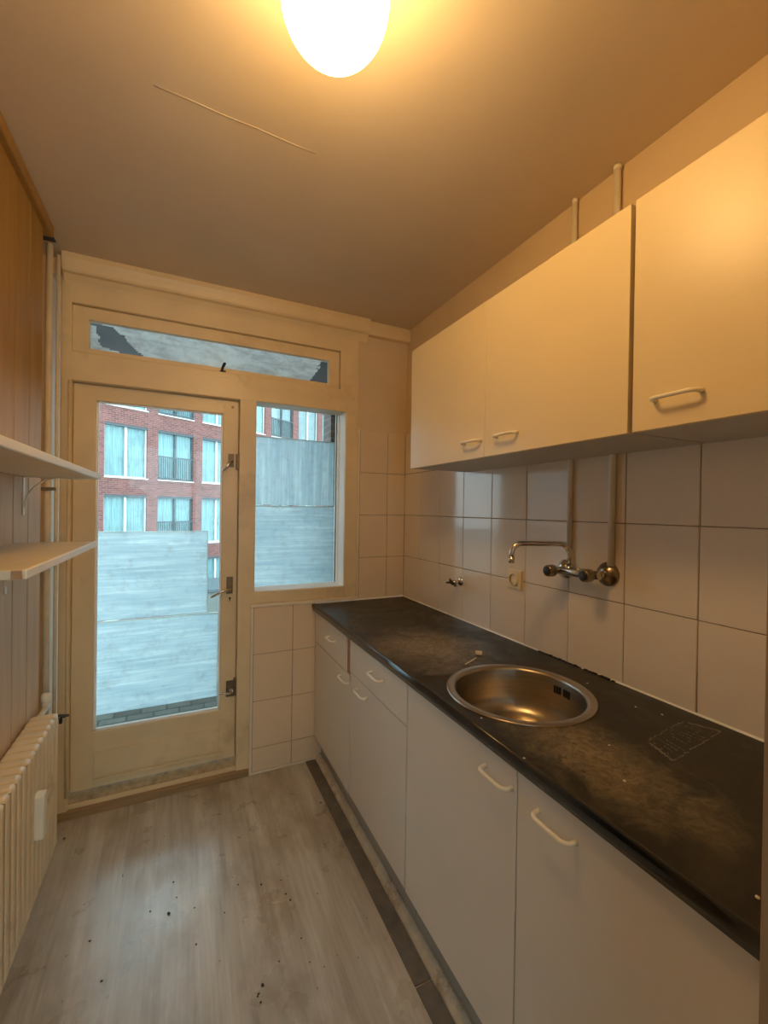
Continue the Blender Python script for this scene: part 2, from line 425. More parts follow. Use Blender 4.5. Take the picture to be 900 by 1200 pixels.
# window wall: brickwork around the big timber frame, tiled right and below
b = MB()
FX0, FX1, FZ1 = -.545, .950, 2.50      # frame opening
b.mi = 0
b.box(-.9, FX0, YW + .02, YW + .30, -.2, ZC + .05)
b.box(FX1, 1.5, YW, YW + .30, -.2, ZC + .05)
b.box(FX0 - .01, FX1 + .01, YW + .02, YW + .30, FZ1, ZC + .05)
b.box(.345, FX1 + .01, YW + .002, YW + .30, -.2, .918)
b.mi = 1
b.box(FX1 + .006, XR - .004, YW - .005, YW + .01, ZT - .06, ZT + 4 * TH - .01)
b.box(.350, XR - .01, YW - .005, YW + .01, 0.01, .914)
b.mi = 2
tiles(b, 'y', YW - .008, [(.966, 1.151), (1.151, XR - .009)], [(r0 - .002, r1 - .002) for r0, r1 in rows])
tiles(b, 'y', YW - .008, [(.358, .573), (.573, .788)], [(.012, .139), (.139, .3945), (.3945, .651), (.651, .908)])
struct('wall_window', b, ['wall', 'grout', 'tile_w'], 'end wall around the balcony door, tiled below and beside the window', 'wall')

# left wall with vertical board panelling
b = MB(); b.mi = 0; b.box(-.9, -.60, -.2, YW + .05, -.1, ZC + .05)
b.mi = 1
y = 2.093
k = 0
while y > .0:
    w = .1525
    y0 = y - w
    # board with a V groove at each side
    g = .004
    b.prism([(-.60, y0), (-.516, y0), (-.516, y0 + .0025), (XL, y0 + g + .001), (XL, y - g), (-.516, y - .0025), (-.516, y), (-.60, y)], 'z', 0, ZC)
    y = y0; k += 1
b.box(-.60, -.53, 2.093, 2.16, 0, ZC)
struct('wall_left', b, ['wall', 'panelling'], 'left wall of upright boards, lamplit brown painted above and paler below', 'wall')

# back wall of the kitchen with the doorway the room is seen through
b = MB()
b.box(.60, 1.5, .10, .20, -.1, ZC + .05); b.box(-.9, -.46, .10, .20, -.1, ZC + .05)
b.box(-.46, .60, .10, .20, 2.45, ZC + .05)
struct('wall_back', b, 'wall', 'back wall around the open doorway', 'wall')
b = MB(); b.box(.534, .606, .085, .222, 0, 2.45, .003)
struct('trim_8', b, 'jamb', 'narrow brown door jamb at the right edge of the view', 'door jamb')
b = MB(); b.box(-1.25, -.9, -1.6, YW, -.1, ZC + .05); b.box(-1.2, 1.5, -1.75, -1.6, -.1, .85); b.box(-1.2, 1.5, -1.75, -1.6, 2.30, ZC + .05); b.box(-1.2, -.75, -1.75, -1.6, .85, 2.3); b.box(1.05, 1.5, -1.75, -1.6, .85, 2.3); b.box(1.48, 1.6, -1.7, .12, -.1, ZC + .05); b.box(-.92, -.9, -1.6, .2, -.1, ZC)
struct('wall_hall', b, 'wall', 'plain hall wall behind the doorway', 'wall')

w3 = thing('window_fill', 'unseen hall window added for daylight fill', 'window', (-.75, -1.7, .85), kind='structure')  # unseen opening, added so daylight fills the near floor and lower cabinets
b = MB(); b.box(-.75, -.69, -1.72, -1.66, .85, 2.3); b.box(.99, 1.05, -1.72, -1.66, .85, 2.3); b.box(-.75, 1.05, -1.72, -1.66, .85, .91); b.box(-.75, 1.05, -1.72, -1.66, 2.24, 2.3); b.box(.12, .18, -1.72, -1.66, .85, 2.3)
obj('frame', b, 'frame', w3)  # frame of the added unseen window
b = MB(); b.box(-.70, 1.0, -1.692, -1.688, .9, 2.25); obj('pane', b, 'glass', w3)  # pane of the added unseen window

# ------------------------------------------------------------------ timber frame (trim), cornice, strips
b = MB()
D0, D1 = YW - .004, YW + .115
bv = .004
b.box(-.502, -.461, D0 - .0008, D1, 0.0, 2.50, bv)                 # left post
b.box(.276, .362, D0 + .0008, D1, 0.02, 2.03, bv)                  # mullion
b.box(.874, .952, D0 - .0008, D1, .926, 2.50, bv)                  # right post
b.box(-.47, .88, D0, D1, 2.376, 2.52, bv)                  # head
b.box(-.47, .88, D0, D1, 2.022, 2.156, bv)                 # transom bar
b.box(.355, .88, D0 + .0003, D1, .926, .990, bv)                   # window bottom rail
b.box(.838, .88, D0 + .0006, D1, 2.15, 2.38, bv)
b.cyl((-.468, D0 - .001, .1), (-.468, D0 - .001, 2.02), .005, seg=10)
struct('trim_1', b, 'frame', 'cream painted timber frame holding door, window and toplight', 'frame')
b = MB()
prof = [(YW + .02, 2.50), (YW + .02, 2.574), (YW - .060, 2.574), (YW - .064, 2.548), (YW - .056, 2.530), (YW - .052, 2.505), (YW - .046, 2.496), (YW - .030, 2.492), (YW - .012, 2.470), (YW - .004, 2.455)]
b.prism(prof, 'x', -.49, 1.00)
b.box(.99, XR, YW - .040, YW + .01, 2.492, 2.574, .004)
struct('trim_2', b, 'frame', 'moulded cornice board above the window frame', 'cornice')
b = MB(); b.box(-.56, -.478, .1, 2.15, 2.530, 2.574, .006)
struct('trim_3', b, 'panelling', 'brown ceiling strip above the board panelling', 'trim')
# threshold
b = MB(); b.mi = 0
b.prism([(YW - .012, 0), (YW - .012, .034), (YW - .002, .040), (YW + .006, .040), (YW + .006, 0)], 'x', -.50, .347)
b.mi = 1
b.prism([(YW + .004, 0), (YW + .004, .052), (YW + .012, .056), (YW + .020, .056), (YW + .020, 0)], 'x', -.50, .347)
b.mi = 2
b.prism([(YW + .018, 0), (YW + .018, .066), (YW + .024, .070), (YW + .115, .092), (YW + .115, 0)], 'x', -.50, .30)
struct('trim_4', b, ['frame_brown', 'frame', 'frame_dirty'], 'worn dirty door threshold', 'threshold')
b = MB()
b.box(.949, .963, YW - .014, YW + .004, .918, 1.928, .003)
b.box(.343, .963, YW - .016, YW + .004, .908, .926, .003)
b.box(.342, .357, YW - .013, YW + .004, .0, .916, .003)
b.box(.353, .74, YW - .012, YW + .002, 0, .012, .002)
struct('trim_5', b, 'cream', 'pale edging strip around the wall tiles', 'trim')
b = MB(); b.box(.655, .712, 1.110, YW - .01, 0, .004, .001); b.box(.655, .712, .2, 1.104, 0, .004, .001)
struct('trim_6', b, 'strip', 'dark grey floor strip along the cabinets', 'floor strip')
b = MB(); b.prism([(.712, 0), (.746, 0), (.746, .030), (.738, .032), (.722, .024), (.713, .010)], 'y', .2, YW - .012)
struct('baseboard_right', b, 'moulding', 'grimy pale moulding at the foot of the cabinets', 'baseboard')
b = MB()
yy = YW - .01
segs = [(YW - .012, 1.245), (1.045, 1.035), (.985, .955), (.935, .22)]
for a, c in segs: b.prism([(XR - .008, .900), (XR - .013, .900), (XR - .011, .904), (XR - .008, .907)], 'y', c, a)
b.prism([(YW - .008, .900), (YW - .015, .900), (YW - .008, .910)], 'x', .70, XR - .012)
struct('trim_7', b, 'outer_white', 'broken white sealant bead behind the worktop', 'sealant')
b = MB()
for i in range(26):
    y = 1.235 - i * .0125 + random.uniform(-.004, .004); s = random.uniform(.0015, .0045)
    if 1.03 < y < 1.05: continue
    b.box(XR - .013 - s, XR - .008, y - .006, y + .005, .900, .902 + s * 1.1, .001, 1)
struct('trim_9', b, 'black', 'ragged dark grime where the sealant is missing', 'sealant remains')

# ------------------------------------------------------------------ door (structure)
door = thing('door_1', 'glazed cream balcony door with three metal latches', 'door', (-.461, YW + .037, .1), kind='structure')
LY0, LY1 = YW + .037, YW + .082
lx0, lx1, lz0, lz1 = -.460, .274, .098, 2.020
gx0, gx1, gz0, gz1 = -.371, .196, .362, 1.947
b = MB()
b.box(lx0, gx0, LY0, LY1, lz0, lz1, .003); b.box(gx1, lx1, LY0, LY1, lz0, lz1, .003)
b.box(gx0 - .002, gx1 + .002, LY0 + .0002, LY1, gz1, lz1, .002); b.box(gx0 - .002, gx1 + .002, LY0 + .0002, LY1, lz0, gz0, .002)
obj('leaf', b, 'frame', door)
b = MB(); b.box(gx0 + .006, gx1 - .004, LY0 - .007, LY0 + .004, .150, .272, .003); b.box(gx0 + .0, gx1 + .02, LY0 - .010, LY0 + .004, .128, .140, .003)
obj('kick_board', b, 'frame', door)
b = MB()
for (a0, a1, c0, c1) in ((gx0 - .001, gx0 + .009, gz0, gz1), (gx1 - .009, gx1 + .001, gz0, gz1), (gx0, gx1, gz0 - .001, gz0 + .011), (gx0, gx1, gz1 - .006, gz1 + .001)):
    b.box(a0, a1, LY0 + .012, LY0 + .03, c0, c1, .001)
obj('glazing_bead', b, 'outer_white', door)
b = MB(); b.box(gx0 + .001, gx1 - .001, LY0 + .022, LY0 + .027, gz0, gz1)
obj('pane', b, 'glass', door)
def lever(zc, plate, z0, z1, tipx, tipz, xp=.238, r=.0065, mp='latch', ml='chrome', bend=0.0):
    b = MB(); b.box(xp - plate, xp + plate, LY0 - .007, LY0 + .002, z0, z1, .002)
    p = obj('latch_plate', b, mp, door)
    b = MB(); b.tube([(xp, LY0 - .005, zc), (xp, LY0 - .030, zc), (xp - .010, LY0 - .038, zc - .001), (xp + (tipx - xp) * .5, LY0 - .040, zc + (tipz - zc) * .5 + bend), (tipx, LY0 - .038, tipz)], [.008, .008, r, r, r * .8], 12)
    h = obj('latch_handle', b, ml, p); return p
lever(1.690, .014, 1.665, 1.735, .196, 1.640, r=.0075)
b = MB(); b.box(.262, .280, LY0 - .018, LY0 - .002, 1.650, 1.735, .003); obj('latch_keeper', b, 'latch', door)
lever(1.012, .016, .985, 1.075, .142, .978, bend=.008, r=.0075)
b = MB(); b.box(.228, .250, LY0 - .003, LY0 + .001, .935, .975, .004); obj('keyhole_cover', b, 'frame', door)
b = MB(); b.cyl((.240, LY0 - .004, .960), (.240, LY0 + .0, .960), .006); b.box(.2375, .2425, LY0 - .004, LY0, .943, .958); obj('keyhole', b, 'black', door)
lever(.462, .020, .430, .515, .190, .466, xp=.246)
b = MB(); b.cyl((.250, LY0 - .014, .462), (.250, LY0 - .004, .462), .012); obj('latch_hub', b, 'chrome', door)
b = MB(); b.box(.262, .282, LY0 - .020, LY0 - .002, .435, .53, .003); obj('latch_keeper', b, 'latch', door)
b = MB(); b.cyl((.243, LY0 - .002, 1.985), (.243, LY0 + .001, 1.985), .007); obj('screw', b, 'latch', door)

# fixed side window
win = thing('window_1', 'fixed side window with bright deep outer reveal', 'window', (.362, YW + .10, .99), kind='structure')
b = MB()
b.box(.868, .900, D1 - .005, D1 + .055, .985, 2.07, .001); b.box(.34, .9, D1 - .005, D1 + .055, .960, .992, .001)
b.box(.34, .366, D1 - .005, D1 + .055, .985, 2.07, .001); b.box(.34, .9, D1 - .005, D1 + .055, 2.046, 2.075, .001)
obj('outer_frame', b, 'outer_white', win)
b = MB(); b.mi = 0; b.box(.8735, .8775, YW + .012, D1 - .003, .988, 2.046); b.box(.36, .875, YW + .012, D1 - .003, .9885, .9915)
obj('reveal_lining', b, 'outer_white', win)
b = MB(); b.box(.366, .868, D1 + .03, D1 + .035, .990, 2.048); obj('pane', b, 'glass', win)
b = MB(); b.box(.863, .868, D1 + .024, D1 + .03, .992, 2.046, .001); obj('sealing_strip', b, 'black', win)

# toplight
tw_ = thing('window_2', 'long narrow toplight with frosted torn film', 'window', (-.46, YW + .02, 2.158), kind='structure')
sx0, sx1, sz0, sz1 = -.462, .836, 2.158, 2.374
px0, px1, pz0, pz1 = -.398, .774, 2.182, 2.316
b = MB(); S0, S1 = YW + .016, YW + .058
b.box(sx0, px0, S0, S1, sz0, sz1, .003); b.box(px1, sx1, S0, S1, sz0, sz1, .003)
b.box(px0 - .002, px1 + .002, S0 + .0002, S1, pz1, sz1, .002); b.box(px0 - .002, px1 + .002, S0 + .0002, S1, sz0, pz0, .002)
obj('sash', b, 'frame', tw_)
b = MB(); b.box(px0, px1, S0 + .022, S0 + .026, pz0, pz1); obj('pane', b, 'glass', tw_)
# film on the glass with a torn hole at the left and a clear corner at the right
b = MB(); nx, nz = 150, 18
def in_hole(u, v):
    # u,v in metres from lower left corner of the pane
    W = px1 - px0; H = pz1 - pz0
    n = noise.noise(Vector((u * 40, v * 40, 3))) * .010
    # bird-like tear: from the upper left corner down to the right
    a = .012 + (H - v) * .30 + n; c_ = .085 + (H - v) * 1.05 + n * 1.5
    if H - v < .012 and u < .05: return True
    if a < u < c_ and (H - v) > .004 and v > .004 + max(0, .03 - u * .2): return True
    if u > W - .085 - (H - v) * .25 + (v * .35) + n and not (u < W - .05 and abs(u - (W - .12 + v * .7)) < .006): return True
    return False
vg = {}
def gv(i, j):
    if (i, j) not in vg:
        vg[(i, j)] = b.bm.verts.new((px0 + (px1 - px0) * i / nx, S0 + .0275, pz0 + (pz1 - pz0) * j / nz))
    return vg[(i, j)]
for i in range(nx):
    for j in range(nz):
        if not in_hole((i + .5) / nx * (px1 - px0), (j + .5) / nz * (pz1 - pz0)):
            b.bm.faces.new((gv(i, j), gv(i + 1, j), gv(i + 1, j + 1), gv(i, j + 1)))
obj('frosted_film', b, 'film', tw_)
b = MB(); b.box(.175, .205, S0 - .008, S0 + .004, 2.160, 2.168, .002); b.tube([(.185, S0 - .004, 2.165), (.186, S0 - .020, 2.176), (.196, S0 - .016, 2.200), (.200, S0 - .010, 2.206)], [.006, .006, .008, .005], 10)
obj('catch', b, 'black', tw_)
b = MB(); b.box(.170, .210, D0 - .003, D0 + .001, 2.128, 2.136, .001); obj('catch_plate', b, 'cream', tw_)

# ------------------------------------------------------------------ handles
def bow_mesh(L=.096, out=.026, r=.0048):
    """D-shaped bow: along y, sticking out towards -x from x=0"""
    mb = MB(); h = L / 2
    pts = []
    for sgn in (1, -1):
        seq = []
        seq += [(0, h * sgn, 0), (-out * .45, (h - .001) * sgn, 0)]
        for k in range(1, 6):
            t = k / 5 * PI / 2
            seq.append((-out * .45 - out * .55 * math.sin(t), (h - .001 - .018 * (1 - math.cos(t))) * sgn, 0))
        pts.append(seq)
    path = pts[0] + pts[1][::-1]
    rr = [r * 1.25, r * 1.05] + [r] * (len(path) - 4) + [r * 1.05, r * 1.25]
    mb.tube(path, rr, 12); 
    return mb
def handle(parent, x, y, z, L=.096):
    return obj('handle', bow_mesh(L), 'handle', parent, tuple(Vector((x, y, z)) - wpos(parent)), local=True)

def panel(parent, name, x, y0, y1, z0, z1, mat, t=.017):
    b = MB(); b.box(x, x + t, y0, y1, z0, z1, .0015, 2)
    return obj(name, b, mat, parent)

# ------------------------------------------------------------------ base cabinets
cab = thing('base_cabinet', 'white base cabinet with two drawers in the far corner under the worktop', 'cabinet', (.745, 1.82, 0))
b = MB(); b.box(.7195, 1.266, 1.268, YW - .014, .135, .8645); obj('body', b, 'carcass', cab)
b = MB(); b.box(.7045, .7215, 1.803, 1.862, .690, .860, .001); obj('centre_stile', b, 'edge_dark', cab)
b = MB(); b.box(.746, .762, 1.2665, YW - .014, .0, .138, .001); obj('plinth', b, 'plinth', cab)
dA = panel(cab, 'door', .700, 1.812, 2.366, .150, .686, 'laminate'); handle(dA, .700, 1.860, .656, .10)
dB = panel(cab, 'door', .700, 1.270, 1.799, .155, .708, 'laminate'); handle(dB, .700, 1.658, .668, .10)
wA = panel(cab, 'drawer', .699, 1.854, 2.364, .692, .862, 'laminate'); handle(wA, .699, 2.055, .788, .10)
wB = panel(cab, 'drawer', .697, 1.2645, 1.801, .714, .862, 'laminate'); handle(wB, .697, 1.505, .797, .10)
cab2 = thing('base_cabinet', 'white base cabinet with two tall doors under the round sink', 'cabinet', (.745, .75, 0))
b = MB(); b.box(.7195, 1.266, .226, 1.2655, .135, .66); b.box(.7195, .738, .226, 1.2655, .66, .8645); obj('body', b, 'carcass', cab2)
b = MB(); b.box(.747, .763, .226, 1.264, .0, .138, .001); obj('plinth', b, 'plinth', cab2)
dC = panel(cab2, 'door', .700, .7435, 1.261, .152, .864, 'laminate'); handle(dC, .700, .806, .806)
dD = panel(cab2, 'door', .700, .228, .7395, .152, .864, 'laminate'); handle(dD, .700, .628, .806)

# ------------------------------------------------------------------ worktop with round hole
SX, SY, SR = .932, .988, .205
WX0, WX1, WY0, WY1 = .690, XR - .0085, .226, YW - .009
wt = thing('worktop', 'long black laminate worktop, stained and dusty, over the white cabinets', 'worktop', (.95, 1.3, .865))
b = MB(); b.mi = 0
zt, zb = .902, .867
R0 = (SX - .232, SX + .232, SY - .26, SY + .26)
b.box(WX0, WX1, R0[3], WY1, zb, zt); b.box(WX0, WX1, WY0, R0[2], zb, zt)
b.box(WX0, R0[0], R0[2], R0[3], zb, zt); b.box(R0[1], WX1, R0[2], R0[3], zb, zt)
nseg = 64; ring = []; sq = []
for i in range(nseg):
    t = 2 * PI * (i + .5) / nseg; c, s = math.cos(t), math.sin(t)
    k = min(.232 / abs(c) if abs(c) > 1e-6 else 9, .26 / abs(s) if abs(s) > 1e-6 else 9)
    ring.append((SX + SR * c, SY + SR * s)); sq.append((SX + k * c, SY + k * s))
vt = [b.bm.verts.new((*p, zt)) for p in ring]; vq = [b.bm.verts.new((*p, zt)) for p in sq]; vb = [b.bm.verts.new((*p, zb)) for p in ring]
for i in range(nseg):
    j = (i + 1) % nseg
    b.bm.faces.new((vt[i], vt[j], vq[j], vq[i])); b.bm.faces.new((vt[i], vb[i], vb[j], vt[j]))
for cx_, cy_ in ((R0[1], R0[3]), (R0[0], R0[3]), (R0[0], R0[2]), (R0[1], R0[2])):
    # fill the corner sliver
    best = sorted(range(nseg), key=lambda i: (sq[i][0] - cx_) ** 2 + (sq[i][1] - cy_) ** 2)[:2]
    cv = b.bm.verts.new((cx_, cy_, zt)); b.bm.faces.new((vq[best[0]], vq[best[1]], cv))
obj('top', b, 'worktop', wt)
b = MB()
pf = [(WX0 + .001, zb), (WX0 - .004, zb)]
for k in range(9):
    t = PI / 2 * k / 8
    pf.append((WX0 - .004 - .006 * math.cos(t) * 1.0 + 0, zt - .012 + .0125 * math.sin(t)))
pf.append((WX0 + .001, zt + .0005))
b.prism(pf, 'y', WY0, WY1, smooth=True)
obj('nosing', b, 'nosing', wt)
# scratched rectangle
b = MB()
cxs, cys = 1.115, .640
out_, inn = [], []
A_ = [bpt for bpt in ((1.014, 0.647), (1.2, 0.669), (1.238, 0.596), (0.982, 0.567))]
NN = 20
poly = []
for i in range(4):
    p, q = Vector(A_[i]), Vector(A_[(i + 1) % 4])
    for k in range(NN):
        c_ = p.lerp(q, (k + .5) / NN); poly.append(c_ + Vector((random.uniform(-.003, .003), random.uniform(-.003, .003))))
cen = sum(poly, Vector((0, 0))) / len(poly)
def ringpts(s): return [b.bm.verts.new((*(cen + (p - cen) * s), zt + .0004)) for p in poly]
r1 = ringpts(1); r2 = ringpts(.93); r3 = ringpts(.62 ); r4 = ringpts(.57)
for A1, A2 in ((r1, r2),):
    for i in range(len(poly)): 
        if random.random() < .92: b.bm.faces.new((A1[i], A1[(i + 1) % len(poly)], A2[(i + 1) % len(poly)], A2[i]))
# stripes inside
p0, p1, p2, p3 = [Vector(a) for a in A_]
for k in range(13):
    if k in (4,): continue
    f0 = .06 + k * .07
    for s in range(7):
        if random.random() < .35: continue
        a0 = .06 + s * .125; a1 = a0 + random.uniform(.06, .12); w = random.uniform(.008, .020)
        q = [p0.lerp(p1, f0).lerp(p3.lerp(p2, f0), a0), p0.lerp(p1, f0).lerp(p3.lerp(p2, f0), a1), p0.lerp(p1, f0 + w).lerp(p3.lerp(p2, f0 + w), a1), p0.lerp(p1, f0 + w).lerp(p3.lerp(p2, f0 + w), a0)]
        b.bm.faces.new([b.bm.verts.new((*v, zt + .0004)) for v in q])
obj('scratch_mark', b, 'scratch', wt)['label'] = 'pale scratched rectangle'

# ------------------------------------------------------------------ sink
sk = thing('sink', 'round stainless steel sink set into the black worktop', 'sink', (SX, SY, .74))
b = MB()
prof = [(.2165, zt + .0005), (.2165, zt + .003), (.213, zt + .0045), (.196, zt + .0035), (.1905, zt + .001), (.188, zt - .006), (.1865, zt - .05), (.184, zt - .095), (.178, zt - .118), (.165, zt - .135), (.145, zt - .145), (.09, zt - .149), (.046, zt - .152), (.042, zt - .157), (.0, zt - .158)]
b.lathe([(max(r, .0005), h) for r, h in prof], (SX, SY, 0), seg=72)
obj('basin', b, 'steel', sk)
b = MB(); b.lathe([(.040, zt - .1555), (.034, zt - .1535), (.012, zt - .1545), (.006, zt - .151), (.0005, zt - .151)], (SX, SY, 0), seg=32)
obj('drain', b, 'chrome', sk)
b = MB()
for i in range(6):
    a = math.radians(9.0 - i * 3.0 - (2.2 if i > 2 else 0))
    r = .1858
    c_ = Vector((SX + r * math.cos(a), SY + r * math.sin(a), zt - .036))
    t_ = Vector((-math.sin(a), math.cos(a), 0)); n_ = Vector((math.cos(a), math.sin(a), 0))
    hh = .012
    for q in ([(-.0032, -hh), (.0032, -hh), (.0032, hh), (-.0032, hh)],):
        A = [b.bm.verts.new(c_ + t_ * u + Vector((0, 0, w)) - n_ * .0016) for u, w in q]; B = [b.bm.verts.new(c_ + t_ * u + Vector((0, 0, w)) + n_ * .002) for u, w in q]
        b.bm.faces.new(A); b.bm.faces.new(B[::-1])
        for k in range(4): b.bm.faces.new((A[k], B[k], B[(k + 1) % 4], A[(k + 1) % 4]))
obj('overflow_slots', b, 'black', sk)

# ------------------------------------------------------------------ wall tap, pipes, valve, socket
tp = thing('mixer_tap', 'chrome wall mixer tap with long swivel spout above the sink', 'tap', (XR - .008, 1.03, 1.24))
WXf = XR - .008
for i, (y, z, r) in enumerate(((1.118, 1.241, .036), (.948, 1.246, .040))):
    b = MB(); b.lathe([(r, 0), (r, -.004), (r * .93, -.010), (r * .55, -.020), (.016, -.024), (.0005, -.024)], (WXf, y, z), 'x', 32)
    obj('wall_flange', b, 'chrome' if i == 0 else 'chrome_dull', tp)
b = MB()
bx = WXf - .052
b.cyl((WXf - .01, 1.115, 1.240), (bx, 1.105, 1.241), .0125); b.cyl((WXf - .01, .948, 1.246), (bx, .955, 1.245), .0125)
b.tube([(bx, 1.122, 1.241), (bx, 1.09, 1.241), (bx, 1.06, 1.242), (bx, 1.0, 1.243), (bx, .97, 1.244), (bx, .940, 1.245)], [.0145, .0145, .0165, .0165, .0145, .0145], 20)
b.cyl((bx, 1.06, 1.230), (bx, 1.06, 1.266), .014, .011)
obj('body', b, 'chrome', tp)
for y, z in ((1.105, 1.241), (.955, 1.245)):
    b = MB(); c0 = (bx, y, z)
    b.cyl((bx - .005, y, z), (bx - .026, y, z), .0105, seg=20)
    hb = obj('valve_stem', b, 'chrome_dull', tp)
    b = MB(); b.lathe([(.0005, -.022), (.015, -.022), (.0205, -.028), (.0215, -.036), (.0205, -.052), (.0195, -.057), (.015, -.058), (.0005, -.058)], c0, 'x', 24)
    kn = obj('knob', b, 'chrome_dull', tp)
    b = MB(); b.lathe([(.0005, -.0575), (.016, -.0575), (.016, -.0605), (.012, -.062), (.0005, -.0625)], c0, 'x', 24)
    obj('cap', b, 'black', kn)
b = MB()
ang = math.radians(22); L = .205
du = Vector((-math.cos(ang), math.sin(ang), 0)); s0 = Vector((bx, 1.06, 1.262))
pts = [s0, s0 + Vector((0, 0, .035))]
zt2 = 1.338; R = .035
c0 = s0 + Vector((0, 0, zt2 - 1.262 - R))
for k in range(0, 7):
    t = PI / 2 * k / 6; pts.append(c0 + du * (R * (1 - math.cos(t))) + Vector((0, 0, R * math.sin(t))))
e0 = s0 + du * (L - R); e0.z = zt2 - R
for k in range(0, 7):
    t = PI / 2 * k / 6; pts.append(e0 + du * (R * math.sin(t)) + Vector((0, 0, R * math.cos(t))))
tip = pts[-1] + Vector((0, 0, -.018)); pts.append(tip)
b.tube(pts, .0092, 16)
b.cyl(tip + Vector((0, 0, .006)), tip + Vector((0, 0, -.014)), .0105, seg=20)
obj('spout', b, 'chrome', tp)

def wall_pipe(y, zlow, r, label):
    b = MB(); b.cyl((WXf - r * .9, y, zlow), (WXf - r * .9, y, ZC - .012), r, seg=16)
    b.cyl((WXf - r * .9, y, ZC - .016), (WXf - r * .9, y, ZC - .001), r * 1.15, seg=16)
    return tag(obj('water_pipe', b, 'pipe_white', loc=(WXf, y, zlow)), label, 'pipe')
wall_pipe(1.100, 1.262, .0088, 'slim painted water pipe running from the ceiling to the left tap inlet')
wall_pipe(.933, 1.275, .0108, 'thicker painted water pipe running from the ceiling to the right tap inlet')

sv = thing('stop_valve', 'small chrome stop valve with black T handle on the tiles near the corner', 'valve', (WXf, 1.768, 1.092))
b = MB(); b.lathe([(.023, 0), (.022, -.004), (.014, -.010), (.0005, -.010)], (WXf, 1.768, 1.092), 'x', 24); obj('wall_flange', b, 'chrome', sv)
b = MB(); b.cyl((WXf - .006, 1.768, 1.090), (WXf - .050, 1.768, 1.090), .0105, .009); b.cyl((WXf - .030, 1.768, 1.094), (WXf - .030, 1.768, 1.068), .008); obj('body', b, 'chrome', sv)
b = MB(); b.tube([(WXf - .050, 1.752, 1.081), (WXf - .058, 1.768, 1.091), (WXf - .050, 1.790, 1.103)], [.006, .010, .005], 10); b.cyl((WXf - .048, 1.768, 1.091), (WXf - .085, 1.77, 1.090), .006, .004); obj('knob', b, 'black', sv)

so = thing('wall_socket', 'cream wall socket on the tiles below the tap spout', 'socket', (WXf, 1.378, 1.165))
sy, sz = 1.378, 1.163
b = MB(); b.box(WXf - .009, WXf + .001, sy - .041, sy + .041, sz - .040, sz + .040, .003); obj('plate', b, 'socket', so)
b = MB(); b.lathe([(.027, -.006), (.027, -.015), (.0235, -.016), (.0215, -.014)], (WXf, sy, sz), 'x', 32); b.mi = 1; b.lathe([(.0215, -.014), (.0205, -.0005), (.0005, -.0005)], (WXf, sy, sz), 'x', 32); obj('insert', b, ['socket', 'socket_in'], so)
b = MB()
for dy in (-.0095, .0095): b.cyl((WXf + .001, sy + dy, sz), (WXf + .0035 - .003, sy + dy, sz), .003, seg=10)
for dy in (-.0095, .0095): b.cyl((WXf, sy + dy, sz), (WXf - .0012, sy + dy, sz), .0032, seg=10)
obj('pin_holes', b, 'black', so)

# ------------------------------------------------------------------ wall cabinets
CX, CZ0, CZ1 = .952, 1.637, 2.180
wc = thing('wall_cabinet', 'white wall cabinet with two doors and bow handles, nearer the window', 'cabinet', (XR - .01, 1.2, CZ0))
b = MB(); b.box(CX + .018, WXf - .003, .664, 1.722, CZ0 + .001, CZ1 - .002, .001, 1); obj('body', b, 'carcass', wc)
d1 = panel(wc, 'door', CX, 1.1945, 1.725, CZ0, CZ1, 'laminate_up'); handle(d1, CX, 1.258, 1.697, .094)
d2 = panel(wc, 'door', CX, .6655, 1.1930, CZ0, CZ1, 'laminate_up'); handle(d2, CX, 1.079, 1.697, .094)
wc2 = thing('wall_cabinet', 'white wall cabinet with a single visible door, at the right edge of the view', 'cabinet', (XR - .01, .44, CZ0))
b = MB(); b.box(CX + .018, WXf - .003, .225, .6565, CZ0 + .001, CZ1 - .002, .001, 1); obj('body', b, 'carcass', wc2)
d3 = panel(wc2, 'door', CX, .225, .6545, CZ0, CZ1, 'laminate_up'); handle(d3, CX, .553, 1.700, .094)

# ------------------------------------------------------------------ shelves
def shelf(y0, y1, z0, z1, label, brackets, raw=False):
    s = thing('wall_shelf', label, 'shelf', (XL, (y0 + y1) / 2, z0))
    b = MB(); b.box(XL, -.281, y0, y1, z0, z1, .0015); obj('board', b, 'shelf', s)
    b = MB(); b.box(-.2825, -.2755, y0 + .002, y1, z0 - .0005, z1 + .0005, .003, 3); obj('edging', b, 'shelf_edge', s)
    if raw:
        b = MB(); b.box(-.300, -.2825, y0 - .001, y0 + .002, z0 + .001, z1 - .001, .0006, 1); obj('chipped_end', b, 'edge_dark', s)
    for y in brackets:
        b = MB(); b.box(XL, XL + .0035, y - .009, y + .009, z0 - .135, z0 - .002, .001)
        b.box(XL, XL + .17, y - .009, y + .009, z0 - .004, z0, .001)
        pts = []
        for k in range(9):
            t = k / 8; pts.append((XL + .003 + .085 * t ** 1.6, y, z0 - .110 + .106 * (1 - (1 - t) ** 1.7)))
        b.tube(pts, .0032, 8)
        obj('bracket', b, 'shelf_edge', s)
    return s
shelf(.30, 1.915, 1.5465, 1.5655, 'upper pale wall shelf on the board panelling, seen from beneath', [1.885, 1.05])
shelf(1.064, 1.830, 1.300, 1.319, 'lower pale wall shelf with a chipped corner on the board panelling', [1.72, 1.20], raw=True)

